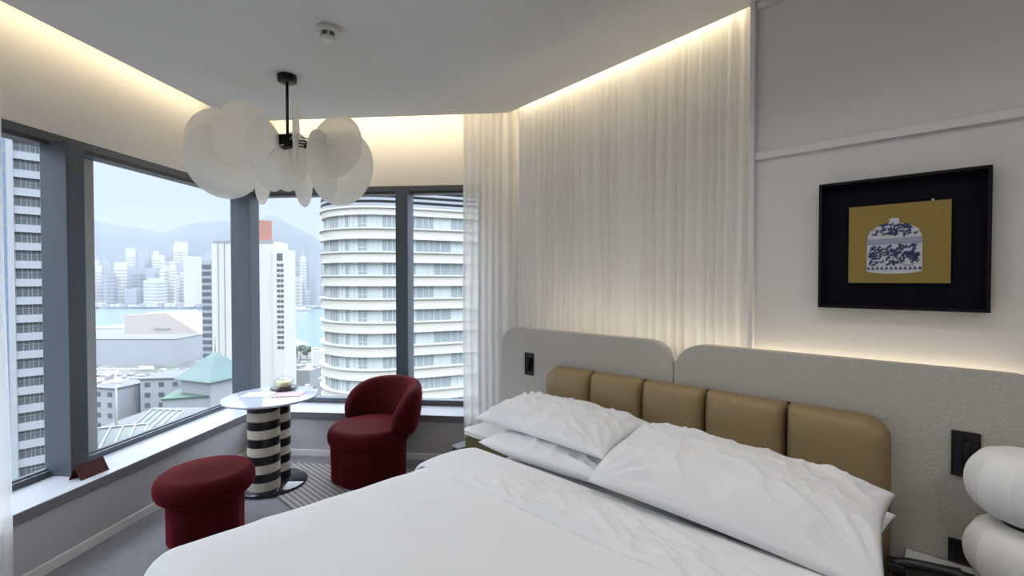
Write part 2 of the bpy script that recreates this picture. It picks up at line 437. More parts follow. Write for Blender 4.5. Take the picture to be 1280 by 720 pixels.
# ------------------------------------------------------------------ seats and table
def puff(rx, ry, z0, z1, n=64, p=2.6, dome=.02, base_in=.8):
    """rounded cushion profile (lathe)"""
    prof = [(0.001,z0)]
    h = (z1-z0)/2; zc = (z0+z1)/2
    for k in range(0,21):
        t = -PI/2 + PI*k/20
        prof.append((rx-h*.95 + h*.95*math.copysign(abs(math.cos(t))**.85,1), zc + h*math.copysign(abs(math.sin(t))**.9, math.sin(t))))
    prof.append((rx*.4, z1+dome*.8)); prof.append((.001, z1+dome))
    return prof
def oval_plan(b, rx, lobes=None): pass
ot = thing('ottoman', 'round dark red velvet pouf between the bed and the left window', 'pouf', (-2.09,2.60,0), R(20))
b = MB(); b.lathe(puff(.262,.262,.265,.415,dome=.038), 64); b.weld().build('seat', M['red'], ot)
def lobed(i, n, k, c=5): 
    a = 2*PI*i/n
    return 1 - .045*abs(math.cos(c*a/2))**6
b = MB(); b.lathe([(.192,.006),(.200,.016),(.203,.28),(.196,.30)], 96, rad=lobed); b.build('base', M['red'], ot)

chair = thing('armchair', 'dark red velvet tub chair with a curved back by the back window', 'chair', (-1.45,3.53,.004), R(238))
b = MB(); b.lathe(puff(.315,.315,.265,.42,dome=.032), 64); b.weld().build('seat', M['red'], chair)
b = MB(); b.lathe([(.275,.006),(.287,.016),(.293,.28),(.285,.30)], 96, rad=lobed); b.build('base', M['red'], chair)
def backfn(u, v):
    a0 = PI - R(100); a1 = PI + R(100)
    w = (u-.5)*2
    a = a0 + (a1-a0)*u
    e = max(0.0, 1-abs(w)**3.2)**.5          # height fades to the tips
    zlow = .300 + .10*abs(w)**3
    ztop = zlow + (.742-.315)*(.10+.90*(max(0,1-abs(w)**3.0)**.62)) - .0
    th = .070*(.25+.75*max(0,1-abs(w)**6)**.5)
    zc = (zlow+ztop)/2; hh = (ztop-zlow)/2*(1 if abs(w)<.999 else .3)
    t = 2*PI*v
    cx = math.copysign(abs(math.cos(t))**.75, math.cos(t)); sz = math.copysign(abs(math.sin(t))**.85, math.sin(t))
    lean = .045*(zc + hh*sz - .43)/.35
    r = .295 + lean + th*cx
    return (r*math.cos(a)-.035, r*math.sin(a), zc + hh*sz)
b = MB(); b.grid(61, 36, backfn, closed_v=True)
bmesh.ops.holes_fill(b.bm, edges=[e for e in b.bm.edges if e.is_boundary])
o = b.build('backrest', M['red'], chair)

tb = thing('side_table', 'round side table with a black and cream striped column', 'table', (-2.13,3.31,.005), 0)
MB().lathe([(.245,.004),(.25,.008),(.25,.018),(.245,.022)], 64).build('base', M['basegl'], tb)
NB = 10; zb0, zb1 = .022, .652; bh = (zb1-zb0)/NB
for side,(px_,dp_) in enumerate(((328,3.40),(342.5,3.57))):
    cc = cam(px_,350,dp_) - tb.location; cx, cy, rr = cc.x, cc.y, .108
    b = MB()
    for k in range(NB):
        z0 = zb0 + k*bh; z1 = z0+bh
        pl = [(cx+rr*math.cos(2*PI*i/48), cy+rr*math.sin(2*PI*i/48)) for i in range(48)]
        b.prism(pl, z0, z1, (k+1+side)%2, smooth=True)
    b.build('column', [M['blk'],M['crm']], tb)
b = MB(); b.lathe([(.315,.653),(.326,.657),(.328,.664),(.326,.670),(.32,.672)], 80); b.build('tabletop', M['tabt'], tb)
TT = .6775
def on_table(px, py):
    X = (px-640)/FPX; dz = (350-py)/FPX; dp = (TT-EYE)/dz
    return cam(px, py, dp)
q = on_table(354,487)
tag(MB().lathe([(.085,.0),(.098,.003),(.102,.012),(.098,.014),(.08,.010)],40, M=Matrix.Translation((q.x,q.y,TT+.004))).build('tray', M['tray']), 'small round dark tray under the glass dome on the striped table', 'tray')
ck = thing('cake', 'small round cream cake under a glass dome', 'cake', (q.x,q.y,TT+.0185))
b = MB(); b.lathe([(.050,0),(.054,.004),(.054,.034),(.048,.042),(.02,.045),(.001,.046)],32); b.build('sponge', M['cake'], ck)
b = MB(); b.lathe([(.0545,.014),(.056,.017),(.0545,.021)],32); b.build('filling', M['crm'], ck)
dm = thing('glass_dome', 'clear glass dome covering the small cream cake', 'cloche', (q.x,q.y,TT+.0185))
prof = [(.074,0),(.074,.05)] + [(.074*math.cos(t*PI/20), .05+.030*math.sin(t*PI/20)) for t in range(1,10)] + [(.006,.0805)]
b = MB(); b.lathe(prof + [(r-.003 if r>.01 else r, z-.003) for r,z in reversed(prof)][:-1] + [(.071,0),(.074,0)], 40, caps=False); b.build('dome', M['domeglass'], dm)
MB().lathe([(.006,.081),(.006,.087),(.012,.094),(.010,.102),(.001,.105)],20).build('knob', M['domeglass'], dm)
q2 = on_table(360,494)
o = MB().box(-.10,.10,-.07,.07,0,.003).build('leaflet', M['pink']); o.location = (q2.x,q2.y-.005,TT+.0005); o.rotation_euler.z = R(14)
tag(o, 'pale pink leaflet half under the dark tray on the striped table', 'leaflet')
q3 = on_table(322,494)
o = MB().box(-.105,.105,-.075,.075,0,.002).build('leaflet', M['wpaper']); o.location = (q3.x,q3.y,TT+.0005); o.rotation_euler.z = R(8)
tag(o, 'white leaflet lying beside the pink one on the round tabletop', 'leaflet')

def hwl(x, y):
    dx, dy = x-HW_O[0], y-HW_O[1]; c_, s_ = math.cos(HW_R), math.sin(HW_R)
    return (dx*c_+dy*s_, -dx*s_+dy*c_)
def at_y(t, y):   # point of the line local-y = t at a given world y
    c_, s_ = math.cos(HW_R), math.sin(HW_R); k = (y-HW_O[1]-t*c_)/s_
    return (k, t)
b = MB(); b.prism([at_y(-1.23,3.70), (-1.9,-1.23), (-1.9,-.30), at_y(-.30,3.70)], 0, .008)
o = b.build('rug', M['rug']); o.location = (*HW_O,.0005); o.rotation_euler.z = HW_R
tag(o, 'grey striped rug under the red tub chair', 'rug')

tc_ = thing('tent_card', 'dark red folded card standing on the window sill', 'card', (-2.755,2.505,ST), R(3))
b = MB(); t_ = .004
b.prism([(-.042,0),(-.042+t_,0),(t_*.5,.073),(.042-t_,0),(.042,0),(.0,.081)], -.082, .082, M=Matrix.Rotation(PI/2,4,'Z') @ Matrix.Rotation(PI/2,4,'X') @ Matrix.Rotation(0,4,'Z'))
b.build('card_body', M['tent'], tc_)
tc_.rotation_euler.z = R(90-2)

# ------------------------------------------------------------------ headboard wall furniture
def panel(x0, x1, z0, z1, y0, y1, r, name, m, label, cat, corners=(1,1,0,0)):
    b = MB(); b.prism(rrect(x0,x1,z0,z1,r,10,corners), -y1, -y0, M=UP, smooth=True)
    o = b.build(name, m, bevel=.022, seg=4); o.location = (*HW_O,0); o.rotation_euler.z = HW_R
    return tag(o, label, cat)
panel(-1.615,-.348,.02,1.218,-.125,-.055,.15,'headboard_panel',M['beige'],'beige upholstered wall panel behind the far pillows, next to the sheer','headboard panel')
panel(-.342,1.02,.02,1.218,-.125,-.055,.15,'headboard_panel',M['beige'],'beige upholstered wall panel behind the near pillows, below the picture','headboard panel')
for o in [x for x in COL.objects if x.name.startswith('headboard_panel')]:
    pass

bed = thing('bed', 'king size bed with a tan leather cushioned headboard', 'bed', (*HW_O,0), HW_R)
MB().box(-1.12,.53,-2.10,-.26,.02,.26).build('base', M['beige'], bed, bevel=.02)
MB().box(-1.06,.47,-2.05,-.27,.262,.598).build('mattress', M['matt'], bed, bevel=.07, seg=5)
cuts = [-1.142,-.816,-.488,-.157,.193,.553]
def cushion(x0, x1, first, last):
    xc, hx = (x0+x1)/2, (x1-x0)/2-.001; z0, z1 = .30, 1.012
    zc, hz2 = (z0+z1)/2, (z1-z0)/2
    def fn(u, v):
        a = 2*u-1; c = 2*v-1
        return a, c
    b = MB()
    nu, nv = 26, 40
    def front(u, v):
        a, c = 2*u-1, 2*v-1
        # outer corners of the row are rounded
        x = xc + hx*a; z = zc + hz2*c
        if (last and a > 0 or first and a < 0) and c > 0:
            rr = .09; ex = abs(a)*hx-(hx-rr); ez = c*hz2-(hz2-rr)
            if ex > 0 and ez > 0:
                m_ = max(ex,ez); l = math.hypot(ex,ez); k = m_/l if l else 1
                ex, ez = ex*k, ez*k
                x = xc + math.copysign(hx-rr+ex, a); z = zc + hz2-rr+ez
        e = (max(0,1-abs(a)**5)*max(0,1-abs(c)**9))**.42
        return x, z, e
    b.grid(nu, nv, lambda u,v: (front(u,v)[0], -.165-.085*front(u,v)[2], front(u,v)[1]))
    b.grid(nu, nv, lambda u,v: (front(u,v)[0], -.165+.035*min(1,front(u,v)[2]*3), front(u,v)[1]))
    b.weld(1e-4).build('headboard_cushion', M['leather'], bed)
for k in range(5): cushion(cuts[k], cuts[k+1], k==0, k==4)

# duvet
def sheet_pt(a, c, ha, hc, r, ztop):
    da = max(0, abs(a)-ha); dc = max(0, abs(c)-hc); l = math.hypot(da,dc)
    sa = math.copysign(min(abs(a),ha), a); sc_ = math.copysign(min(abs(c),hc), c)
    if l == 0: return sa, sc_, ztop, 0
    ux, uy = math.copysign(da/l, a), math.copysign(dc/l, c)
    if l < r*PI/2: hx, dz = r*math.sin(l/r), r-r*math.cos(l/r)
    else: hx, dz = r + .05*(l-r*PI/2), r+(l-r*PI/2)
    return sa+ux*hx, sc_+uy*hx, ztop-dz, l
def wr_(x, y, s, seed): return noise.noise(Vector((x*s, y*s, seed)))
def ridge(x, y, s, seed, p=2.5): return (1-abs(noise.noise(Vector((x*s, y*s, seed)))))**p
DC = (-.295, -1.47)
def duvet(u, v):
    ha, hc, r = .855, .65, .11
    a = (u-.5)*2*(ha+.33); c = -(hc+.33) + v*(2*hc+.33)
    x, y, z, l = sheet_pt(a, c, ha, hc, r, .640)
    tp = .915 + .125*(-.95-(y+DC[1]))/1.25; x *= tp
    X, Y = x+DC[0], y+DC[1]
    f = .010*wr_(X,Y,1.6,2) + .006*wr_(X,Y,4.2,7) + .004*ridge(X*.6+Y*.5,Y,6,3)
    f += .018*math.exp(-((a/.9)**4))*math.exp(-((c/.7)**4))
    if l > .1: 
        x += .015*wr_(Y*2,z*.4,4,5)*min(1,(l-.1)*6); y += .015*wr_(X*2,z*.4,4,8)*min(1,(l-.1)*6)
    return (x+DC[0], y+DC[1], z+f*max(0,1-l*4))
dv = MB(); dv.grid(130, 110, duvet)
dvt = thing('duvet', 'white duvet spread smooth over the bed', 'duvet', (*HW_O,0), HW_R)
o = dv.build('cover', M['linen'], dvt, recalc=True)
s_ = o.modifiers.new('thickness','SOLIDIFY'); s_.thickness = .018; s_.offset = -1
def turned(u, v):
    ha, r = .872, .115
    a = (u-.5)*2*(ha+.34)
    c = -1.165 + v*.350
    da = max(0,abs(a)-ha)
    x, yy, z, l = sheet_pt(a, 0, ha, 1, r, .664); x *= .915 + .125*(-.95-c)/1.25
    X, Y = x+DC[0], c
    near = math.exp(-((c+1.165)/.20)**2)*min(1,.25+v*9)
    mid = math.exp(-((a-.05)/.62)**4)
    wr2 = .026*(ridge(X*1.1+Y*.9, Y*2.0-X*.2, 5.0, 4, 4)-.25)*near*mid + .016*ridge(X+Y*1.3,Y-X*.6,12,9,5)*near*mid + .006*wr_(X,Y,3,1)
    edge = -.010*max(0,1-(v/.03))**1.5 - .045*max(0,(v-.90)/.10)**1.5
    dome = .022*math.sin(PI*min(1,v*1.05))**.7
    y = c + .006*wr_(X,0,2.2,12)*(1-v)
    return (X, y, z + (wr2+dome)*max(0,1-l*4) + edge)
tm = MB(); tm.grid(170, 90, turned)
o = tm.build('turned_down_sheet', M['linen'], dvt)
s_ = o.modifiers.new('thickness','SOLIDIFY'); s_.thickness = .014; s_.offset = -1

def pillow(name, label, loc, rz, tilt, w, dpt, h, seed, roll=0, up=.5, dn=.5, droop=0):
    def shape(u, v, sg):
        a, c = 2*u-1, 2*v-1
        pin_x = 1-.055*(1-c*c)**1.0*abs(a)**2 ; pin_y = 1-.06*(1-a*a)*abs(c)**2
        x = w/2*a*pin_x; y = dpt/2*c*pin_y
        e = (max(0,1-abs(a)**2.6)*max(0,1-abs(c)**2.4))
        t = e**.44
        edge = (abs(a)**3+abs(c)**3)
        wrk = .013*(ridge(x*1.2+y*.5,y*1.2-x*.3,8,seed,5)-.2)*min(1,e*3) + .006*(ridge(x+y*.8,y-x*.5,17,seed+2,4)-.2)*min(1,e*3) + .016*wr_(x,y,4,seed+.6)*min(1,e*3)
        # creases running in from the corners
        for qx,qy in ((-1,-1),(1,-1),(-1,1),(1,1)):
            dx, dy = a-qx, c-qy; rr = math.hypot(dx,dy); th = math.atan2(dy,dx)
            wrk += .012*math.sin(th*19+seed*3+qx)*math.exp(-(rr-.42)**2/.05)*min(1,e*5)
        z = (h*up*t + wrk) if sg > 0 else -h*dn*t
        z -= droop*max(0,(-c-.25)/.75)**2
        return (x, y, z)
    b = MB(); b.grid(100,72,lambda u,v: shape(u,v,1)); b.grid(100,72,lambda u,v: shape(u,v,-1)); b.weld(2e-4)
    o = b.build(name, M['linen'])
    p = hw(*loc)
    o.location = p
    o.rotation_euler = (Matrix.Rotation(HW_R+rz,3,'Z') @ Matrix.Rotation(roll,3,'Y') @ Matrix.Rotation(tilt,3,'X')).to_euler()
    return tag(o, label, 'pillow')
pillow('pillow','flat white pillow at the bottom of the far pillow pair',(-.72,-.545,.688),R(2),R(0),.80,.52,.17,1.3,0,.30,.50)
pillow('pillow','white pillow on top of the far pillow pair, tip towards the window',(-.81,-.515,.790),R(-4),R(8),.90,.43,.17,2.1,R(-1),.50,.08)
pillow('pillow','flat white pillow at the bottom of the near pillow pair',(.14,-.545,.688),R(-2),R(0),.86,.52,.17,3.7,0,.30,.50)
pillow('pillow','big white pillow on top of the near pillow pair, in front of the leather cushions',(.115,-.660,.798),R(2),R(6),.95,.50,.18,4.4,R(3.5),.50,.05,.07)

# nightstands
def nightstand(x0, x1, y0, y1, zt, label, flip=False):
    t = thing('nightstand', label, 'nightstand', (*HW_O,0), HW_R)
    b = MB(); b.prism(rrect(x0,x1,y0,y1,.05,8,(0,0,1,1)), zt-.028, zt); b.build('top', M['top'], t, bevel=.003)
    b = MB(); b.prism(rrect(x0+.012,x1-.012,y0+.015,y1,.05,8,(0,0,1,1)), .10, zt-.0285); b.build('body', M['olive'], t, bevel=.003)
    MB().box(x0+.03,x1-.03,y0+.012,y0+.0145,.13,zt-.05).build('drawer', M['olive'], t)
    for sx in (x0+.05,x1-.05):
        for sy in (y0+.07,y1-.05): MB().box(sx-.015,sx+.015,sy-.015,sy+.015,.001,.099).build('leg', M['blackm'], t)
    return t
nightstand(-1.665,-1.20,-.46,-.13,.55,'olive bedside table with a white top beside the far pillows')
nightstand(.60,1.15,-.50,-.13,.50,'bedside table under the paper lantern lamp')

# black bin beyond the far bedside table
bn = thing('waste_bin', 'slim black bin standing past the far bedside table', 'bin', hw(-1.735,-.36,0), HW_R)
b = MB(); b.prism(rrect(-.042,.042,-.09,.09,.02), .002, .40, smooth=True); b.build('body', M['black'], bn)
b = MB(); b.prism(rrect(-.043,.043,-.092,.092,.02), .4005, .41, smooth=True); b.build('rim', M['xgrey'], bn)

# paper lantern lamp
lm = thing('table_lamp', 'white paper lantern lamp of stacked lobes on the bedside table', 'lamp', hw(.905,-.315,.50), HW_R)
def lobe(z0, z1, rm, name):
    prof = []
    for k in range(27):
        t = -PI/2 + PI*k/26
        prof.append((.035 + (rm-.035)*abs(math.cos(t))**.62, (z0+z1)/2 + (z1-z0)/2*math.sin(t)))
    b = MB(); b.lathe(prof, 11, smooth=False, M=Matrix.Rotation(.35,4,'Z'))
    return b.build(name, M['paper'], lm)
MB().lathe([(.075,.0005),(.078,.004),(.078,.014),(.02,.02),(.012,.06)],32).build('base', M['blackm'], lm)
lobe(.062,.270,.155,'lamp_shade'); lobe(.285,.500,.155,'lamp_shade')
MB().lathe([(.060,.262),(.066,.268),(.066,.286),(.060,.292)],36).build('collar', M['black'], lm)

ph = thing('telephone', 'black telephone on the near bedside table', 'telephone', hw(.665,-.36,.5005), HW_R+R(10))
b = MB(); b.prism([(-.10,0),(.10,0),(.10,.05),(-.10,.03)], -.075,.075, M=Matrix.Rotation(PI/2,4,'X')); b.build('body', M['black'], ph, bevel=.006)
b = MB(); b.tube([(-.095,-.03,.06),(-.05,-.03,.072),(.05,-.03,.077),(.095,-.03,.07)], .017, 12)
b.box(-.115,-.065,-.055,-.005,.034,.064); b.box(.068,.118,-.055,-.005,.05,.078)
b.build('handset', M['black'], ph, bevel=.004)

def wall_plate(x0, x1, z0, z1, label, kind):
    t = thing('wall_plate', label, kind, (*HW_O,0), HW_R)
    b = MB(); w = .006
    b.box(x0,x0+w,-.134,-.126,z0,z1); b.box(x1-w,x1,-.134,-.126,z0,z1); b.box(x0+w,x1-w,-.134,-.126,z0,z0+w); b.box(x0+w,x1-w,-.134,-.126,z1-w,z1)
    b.build('frame', M['black'], t, bevel=.0015)
    pn = MB().box(x0+w,x1-w,-.129,-.126,z0+w,z1-w).build('panel', M['black'], t)
    return t, pn
def reading_light(x0, x1, z0, z1, label):
    t, pn = wall_plate(x0,x1,z0,z1,label,'reading light'); t.name = 'reading_light'
    xc = (x0+x1)/2
    MB().lathe([(.012,z0+.03),(.014,z0+.033),(.014,z1-.04),(.011,z1-.034)],20, M=Matrix.Translation((xc+.004,-.145,0))).build('lamp_head', M['blackm'], pn)
    return t
reading_light(-1.385,-1.308,.908,1.058,'black reading light recessed in the panel left of the far pillows')
reading_light(.722,.80,.828,.995,'black reading light recessed in the panel above the paper lantern')
def socket(x0, x1, z0, z1, label, n):
    t, pn = wall_plate(x0,x1,z0,z1,label,'socket'); t.name = 'socket_plate'
    for k in range(n):
        xc = x0 + (k+.5)*(x1-x0)/n
        MB().box(xc-.028,xc+.028,-.131,-.1292,(z0+z1)/2-.028,(z0+z1)/2+.028).build('socket_insert', M['blackm'], pn)
socket(-1.49,-1.23,.625,.712,'black socket plate just above the far bedside table',3)
socket(.718,1.0,.505,.592,'black socket plate behind the paper lantern lamp',3)

# framed picture
pic = thing('picture', 'black box frame with a blue and white jar on ochre paper', 'picture', (*HW_O,0), HW_R)
X0,X1,Z0,Z1 = .285,.822,1.428,1.972; f_ = .012
b = MB()
b.box(X0,X0+f_,-.055,-.002,Z0,Z1); b.box(X1-f_,X1,-.055,-.002,Z0,Z1)
b.box(X0+f_,X1-f_,-.055,-.002,Z0,Z0+f_); b.box(X0+f_,X1-f_,-.055,-.002,Z1-f_,Z1)
b.build('frame', M['blackf'], pic, bevel=.0015)
MB().box(X0+f_,X1-f_,-.012,-.002,Z0+f_,Z1-f_).build('mount', M['navy'], pic)
GX0,GX1,GZ0,GZ1 = .392,.714,1.537,1.862
MB().box(GX0,GX1,-.030,-.018,GZ0,GZ1).build('paper', M['gold'], pic)
MB().box(GX1-.058,GX1-.050,-.028,-.020,GZ1,GZ1+.008).build('hanging_clip', M['crm'], pic)
jx, jw = .543, .088; jz0, jz1 = 1.578, 1.80
def flat(b, pts, y, mi=0, th=.0008):
    b.prism(pts, y, y+th, mi, M=UP)   # elevations: local y of the prism becomes z, its z becomes -y
jar = []
for k in range(0,13):
    t = PI + PI*k/12; jar.append((jx+jw*math.cos(t), jz0+.010+.012*math.sin(t)))
for x,z in ((jw,.135),(jw*.97,.155),(jw*.86,.178),(jw*.62,.194),(jw*.3,.202),(0,.204),(-jw*.3,.202),(-jw*.62,.194),(-jw*.86,.178),(-jw*.97,.155),(-jw,.135)): jar.append((jx+x, jz0+z))
b = MB(); flat(b, jar, .0305); b.build('jar', M['porc'], pic)
b = MB(); flat(b, [(jx-.020,jz0+.204),(jx+.020,jz0+.204),(jx+.014,jz0+.213),(jx+.017,jz0+.220),(jx+.008,jz0+.226),(jx-.008,jz0+.226),(jx-.017,jz0+.220),(jx-.014,jz0+.213)], .0305); b.build('jar_knob', M['porc'], pic)
b = MB(); flat(b, [(jx-jw,jz0+.118),(jx+jw,jz0+.120),(jx+jw,jz0+.146),(jx-jw,jz0+.142)], .0315); b.build('jar_band', M['pblue'], pic)
b = MB(); rn = random.Random(4)
def leaf(b, x, z, l, a):
    ca, sa = math.cos(a), math.sin(a); pts = []
    for k in range(10):
        t = 2*PI*k/10; px_ = l*math.cos(t); pz_ = .58*l*math.sin(t)*(1+.4*math.cos(2*t))
        pts.append((x+px_*ca-pz_*sa, z+px_*sa+pz_*ca))
    flat(b, pts, .0318)
def inside(x, z):
    if abs(x) > jw-.010: return False
    if .112 < z < .152: return False
    if z > .152: return abs(x) < jw*.86*(1-((z-.152)/.055)**2)**.5 if z < .2 else False
    return .032 < z
for gx in range(-5,6):
    for gz in range(0,16):
        x = gx*.0165 + (.008 if gz%2 else 0) + rn.uniform(-.003,.003); z = .034+gz*.0125 + rn.uniform(-.003,.003)
        if inside(x,z) and rn.random() < .86:
            a = rn.uniform(0,PI); leaf(b, jx+x, jz0+z, rn.uniform(.0065,.0115), a)
            leaf(b, jx+x+.005, jz0+z+.003, .006, a+1.3)
for k in range(12):
    x = -jw*.93 + k*jw*1.86/11; zz = jz0+.012-.010*(1-(x/jw)**2)*0
    if True: flat(b, [(jx+x-.006, zz+.003),(jx+x+.006, zz+.003),(jx+x, zz+.017)], .0318)
for cx,cz,rr in ((-.002,.172,.020),(-.070,.075,.016),(.060,.070,.021)):
    for k in range(9):
        a = 2*PI*k/9; leaf(b, jx+cx+rr*.6*math.cos(a), jz0+cz+rr*.6*math.sin(a), rr*.42, a)
def vine(b, cx, cz, r0, a0, a1):
    n = 16
    for k in range(n):
        t0 = a0+(a1-a0)*k/n; t1 = a0+(a1-a0)*(k+1)/n
        pts = [(cx+(r0-.001)*math.cos(t0),cz+(r0-.001)*math.sin(t0)),(cx+(r0+.001)*math.cos(t0),cz+(r0+.001)*math.sin(t0)),(cx+(r0+.001)*math.cos(t1),cz+(r0+.001)*math.sin(t1)),(cx+(r0-.001)*math.cos(t1),cz+(r0-.001)*math.sin(t1))]
        flat(b, pts, .0322)
vine(b, jx+.045, jz0+.068, .036, R(80), R(300)); vine(b, jx-.03, jz0+.07, .030, R(-60), R(120)); vine(b, jx-.06, jz0+.15, .03, R(20), R(120))
b.build('floral_pattern', M['blue'], pic)

# ------------------------------------------------------------------ the city outside
GZ = -70.0
def xy(px, depth): p = cam(px,350,depth); return p.x, p.y
def zat(py, depth): return EYE + (350-py)/FPX*depth

def ext_land():
    b = MB()
    a = [xy(-1500,520), xy(118,535), xy(300,520), xy(420,470), xy(1500,500)]
    b.prism([(-1200,-200),(1200,-200)] + [a[4],a[3],a[2],a[1],a[0]], GZ-6, GZ)
    struct(b.build('ground', M['xland']))
ext_land()
struct(MB().box(-4500,3500,300,1900,GZ-8,GZ-3).build('water', M['water']))
b = MB(); b.prism([xy(-1600,1202),xy(700,1202),xy(1600,1202),xy(1600,4200),xy(-1600,4200)], GZ-7, GZ+1)
struct(b.build('land', M['xland']))
# hills
prof = [(-700,285),(-300,282),(0,276),(60,274),(100,276),(118,278),(150,283),(180,287),(205,291),(224,285),(250,281),(275,277),(300,279),(322,279),(336,270),(346,271),(358,279),(372,287),(386,295),(402,305),(440,318),(520,322),(700,325),(1400,325)]
def ridge_y(px):
    for (a,ya),(c,yc) in zip(prof,prof[1:]):
        if a <= px <= c: return ya+(yc-ya)*(px-a)/(c-a)
    return 325
def hills(u, v):
    px = -700 + 2100*u
    if u < .35: pass
    dep = 1900 + 2200*v
    dr = 3100
    top = zat(ridge_y(px), dr)
    t = (dep-1900)/(dr-1900)
    k = (math.sin(PI/2*min(1,t))**1.25) if t <= 1 else max(.2, 1-(t-1)*.7)
    base = GZ+2
    n = noise.noise(Vector((px*.018, dep*.0016, 3)))*.10*(1-min(1,abs(t-1)*0)) * (0 if abs(t-1) < .06 else 1)
    p = cam(px,350,dep)
    rough = 5*noise.noise(Vector((px*.16, dep*.01, 8)))
    return (p.x, p.y, base + (top-base)*max(0,k+n*k) + rough*k)
b = MB(); b.grid(210, 45, hills)
struct(b.build('hills', M['hill']))

# towers across the harbour
PLACED = []
def free(x, y, r):
    if any((x-a)**2+(y-b_)**2 < (r+c_)**2 for a,b_,c_ in PLACED): return False
    PLACED.append((x,y,r)); return True
def far_tower(px, w, topy, dep, m, style, label, group=None):
    W = w/FPX*dep; D = W*random.uniform(.6,1.0); zt = zat(topy,dep); rad_ = math.hypot(W,D)*.51
    for tr in range(60):
        c = cam(px, 350, dep)
        if free(c.x, c.y, rad_): break
        dep += 14; W = w/FPX*dep; rad_ = math.hypot(W,D)*.51
        zt = zat(topy,dep)
    else: return None
    t = thing('skyscraper', label, 'building', (c.x,c.y,GZ+1), YAW+R(random.uniform(-25,25)), group)
    H = zt-GZ-1; b = MB()
    if style == 0: b.box(-W/2,W/2,-D/2,D/2,0,H)
    elif style == 1:
        b.box(-W/2,W/2,-D/2,D/2,0,H*.93); b.box(-W*.32,W*.32,-D*.32,D*.32,H*.93,H)
    elif style == 2:
        b.prism(rrect(-W/2,W/2,-D/2,D/2,min(W,D)*.3,5),0,H)
    else:
        b.box(-W/2,W/2,-D/2,D/2,0,H*.86); b.box(-W*.36,W*.36,-D*.36,D*.36,H*.86,H*.95); b.box(-W*.05,W*.05,-D*.05,D*.05,H*.95,H*1.06)
    b.build('body', m, t)
    n = max(4,int(H*.85/9)); b = MB()
    for k in range(min(n,26)):
        z = 6+k*(H*.82/min(n,26)); b.box(-W*.505,W*.505,-D*.505,D*.505,z,z+2.6)
    if style != 2: b.build('window_band', M['xwin'] if m is not M['xgrey'] else M['xwind'], t)
    else: b.bm.free()
    return t
named = [
 (194,20,348,1260,'xwhite',1,'broad white block on the far shore, left of centre in the left window'),
 (241,17,321,1250,'xwhite',2,'tall smooth white tower with rounded corners on the far shore'),
 (169,17,361,1250,'xpale',0,'low pale block at the water on the far shore'),
 (196,7,314,1500,'xcream',1,'slim bright cream tower behind the broad white block on the far shore'),
 (222,7,302,1550,'xcream',1,'slim cream tower rising highest left of the rounded white one'),
 (227,6,300,1800,'xpale',3,'spired pale tower against the far hillside'),
 (379,7,317,1420,'xwhite',3,'spired white tower across the water, seen left of the curved building'),
 (394,12,313,1320,'xpale',2,'wide pale rounded tower across the water beside the curved building'),
]
for px,w,ty,dep,m,st,lb in named: far_tower(px,w,ty,dep,M[m],st,lb)
rn = random.Random(11); k = 0
spots = []
for px in list(range(112,292,6)) + list(range(354,402,6)):
    for row in range(2):
        spots.append((px+rn.uniform(-3,3), rn.uniform(6,11), rn.uniform(302,342) if row else rn.uniform(328,366), (1640 if row else 1330)+rn.uniform(-90,120)))
for px,w,ty,dep in spots:
    far_tower(px,w,ty,dep,M[rn.choice(['xpale','xgrey','xwhite','xcream','xpale'])],rn.choice([0,0,1,3]),'hazy high-rise in the crowded skyline across the harbour','skyline high-rises across the harbour')
for i in range(24):
    px = 112+i*7.6 if i < 23 else 360
    c = cam(px,350,1212); 
    t = MB().box(-rn.uniform(5,9),rn.uniform(4,8),-6,6,0,rn.uniform(4,11)); o = t.build('waterfront_shed', M['xwhite'] if i%3 else M['xpale']); o.location = (c.x,c.y,GZ+1)
    tag(o,'low white shed along the far waterfront','building','sheds on the far waterfront')

# left neighbour tower
def left_tower():
    c = cam(36,350,77.0); a = R(43)-YAW   # facade recedes to the right
    ang = PI/2 - R(43) + YAW
    t = thing('apartment_tower','tall grey apartment tower filling the left pane of the left window','building',(c.x,c.y,GZ),ang)
    zt = 135-GZ  # height above the view raised to keep the sun off the room
    MB().box(-32,3.9,.35,18,0,zt).build('body', M['xgrey'], t)
    MB().box(-2.35,-1.55,-.55,.36,0,zt).build('pilaster', M['xpale'], t)
    MB().box(1.62,3.92,-.45,.36,0,zt).build('pilaster', M['xpale'], t)
    MB().box(-4.6,-2.36,-.1,.36,0,zt).build('glass_strip', M['xblue'], t)
    z0 = (EYE+7*2.98)-GZ + .2
    for k in range(-3,20):
        zc = z0 - k*2.98
        MB().box(-1.54,1.61,-.35,.36,zc-1.28,zc-.02).build('spandrel', M['xpale'], t)
        b = MB(); b.box(-1.54,1.61,.20,.34,zc-.02,zc+1.69); wn = b.build('window', M['xwind'], t)
        b = MB()
        for xx in (-1.5,-.75,-.1,.35,1.0,1.5): b.box(xx,xx+.07,.10,.199,zc-.02,zc+1.69)
        b.box(-1.54,1.61,.12,.198,zc+1.0,zc+1.05)
        b.build('window_frame', M['xpale'], wn)
    for k in range(-3,20):
        MB().box(-4.6,-2.36,-.16,-.101,z0-k*2.98-.5,z0-k*2.98).build('glass_strip_band', M['xwin'], t)
left_tower()

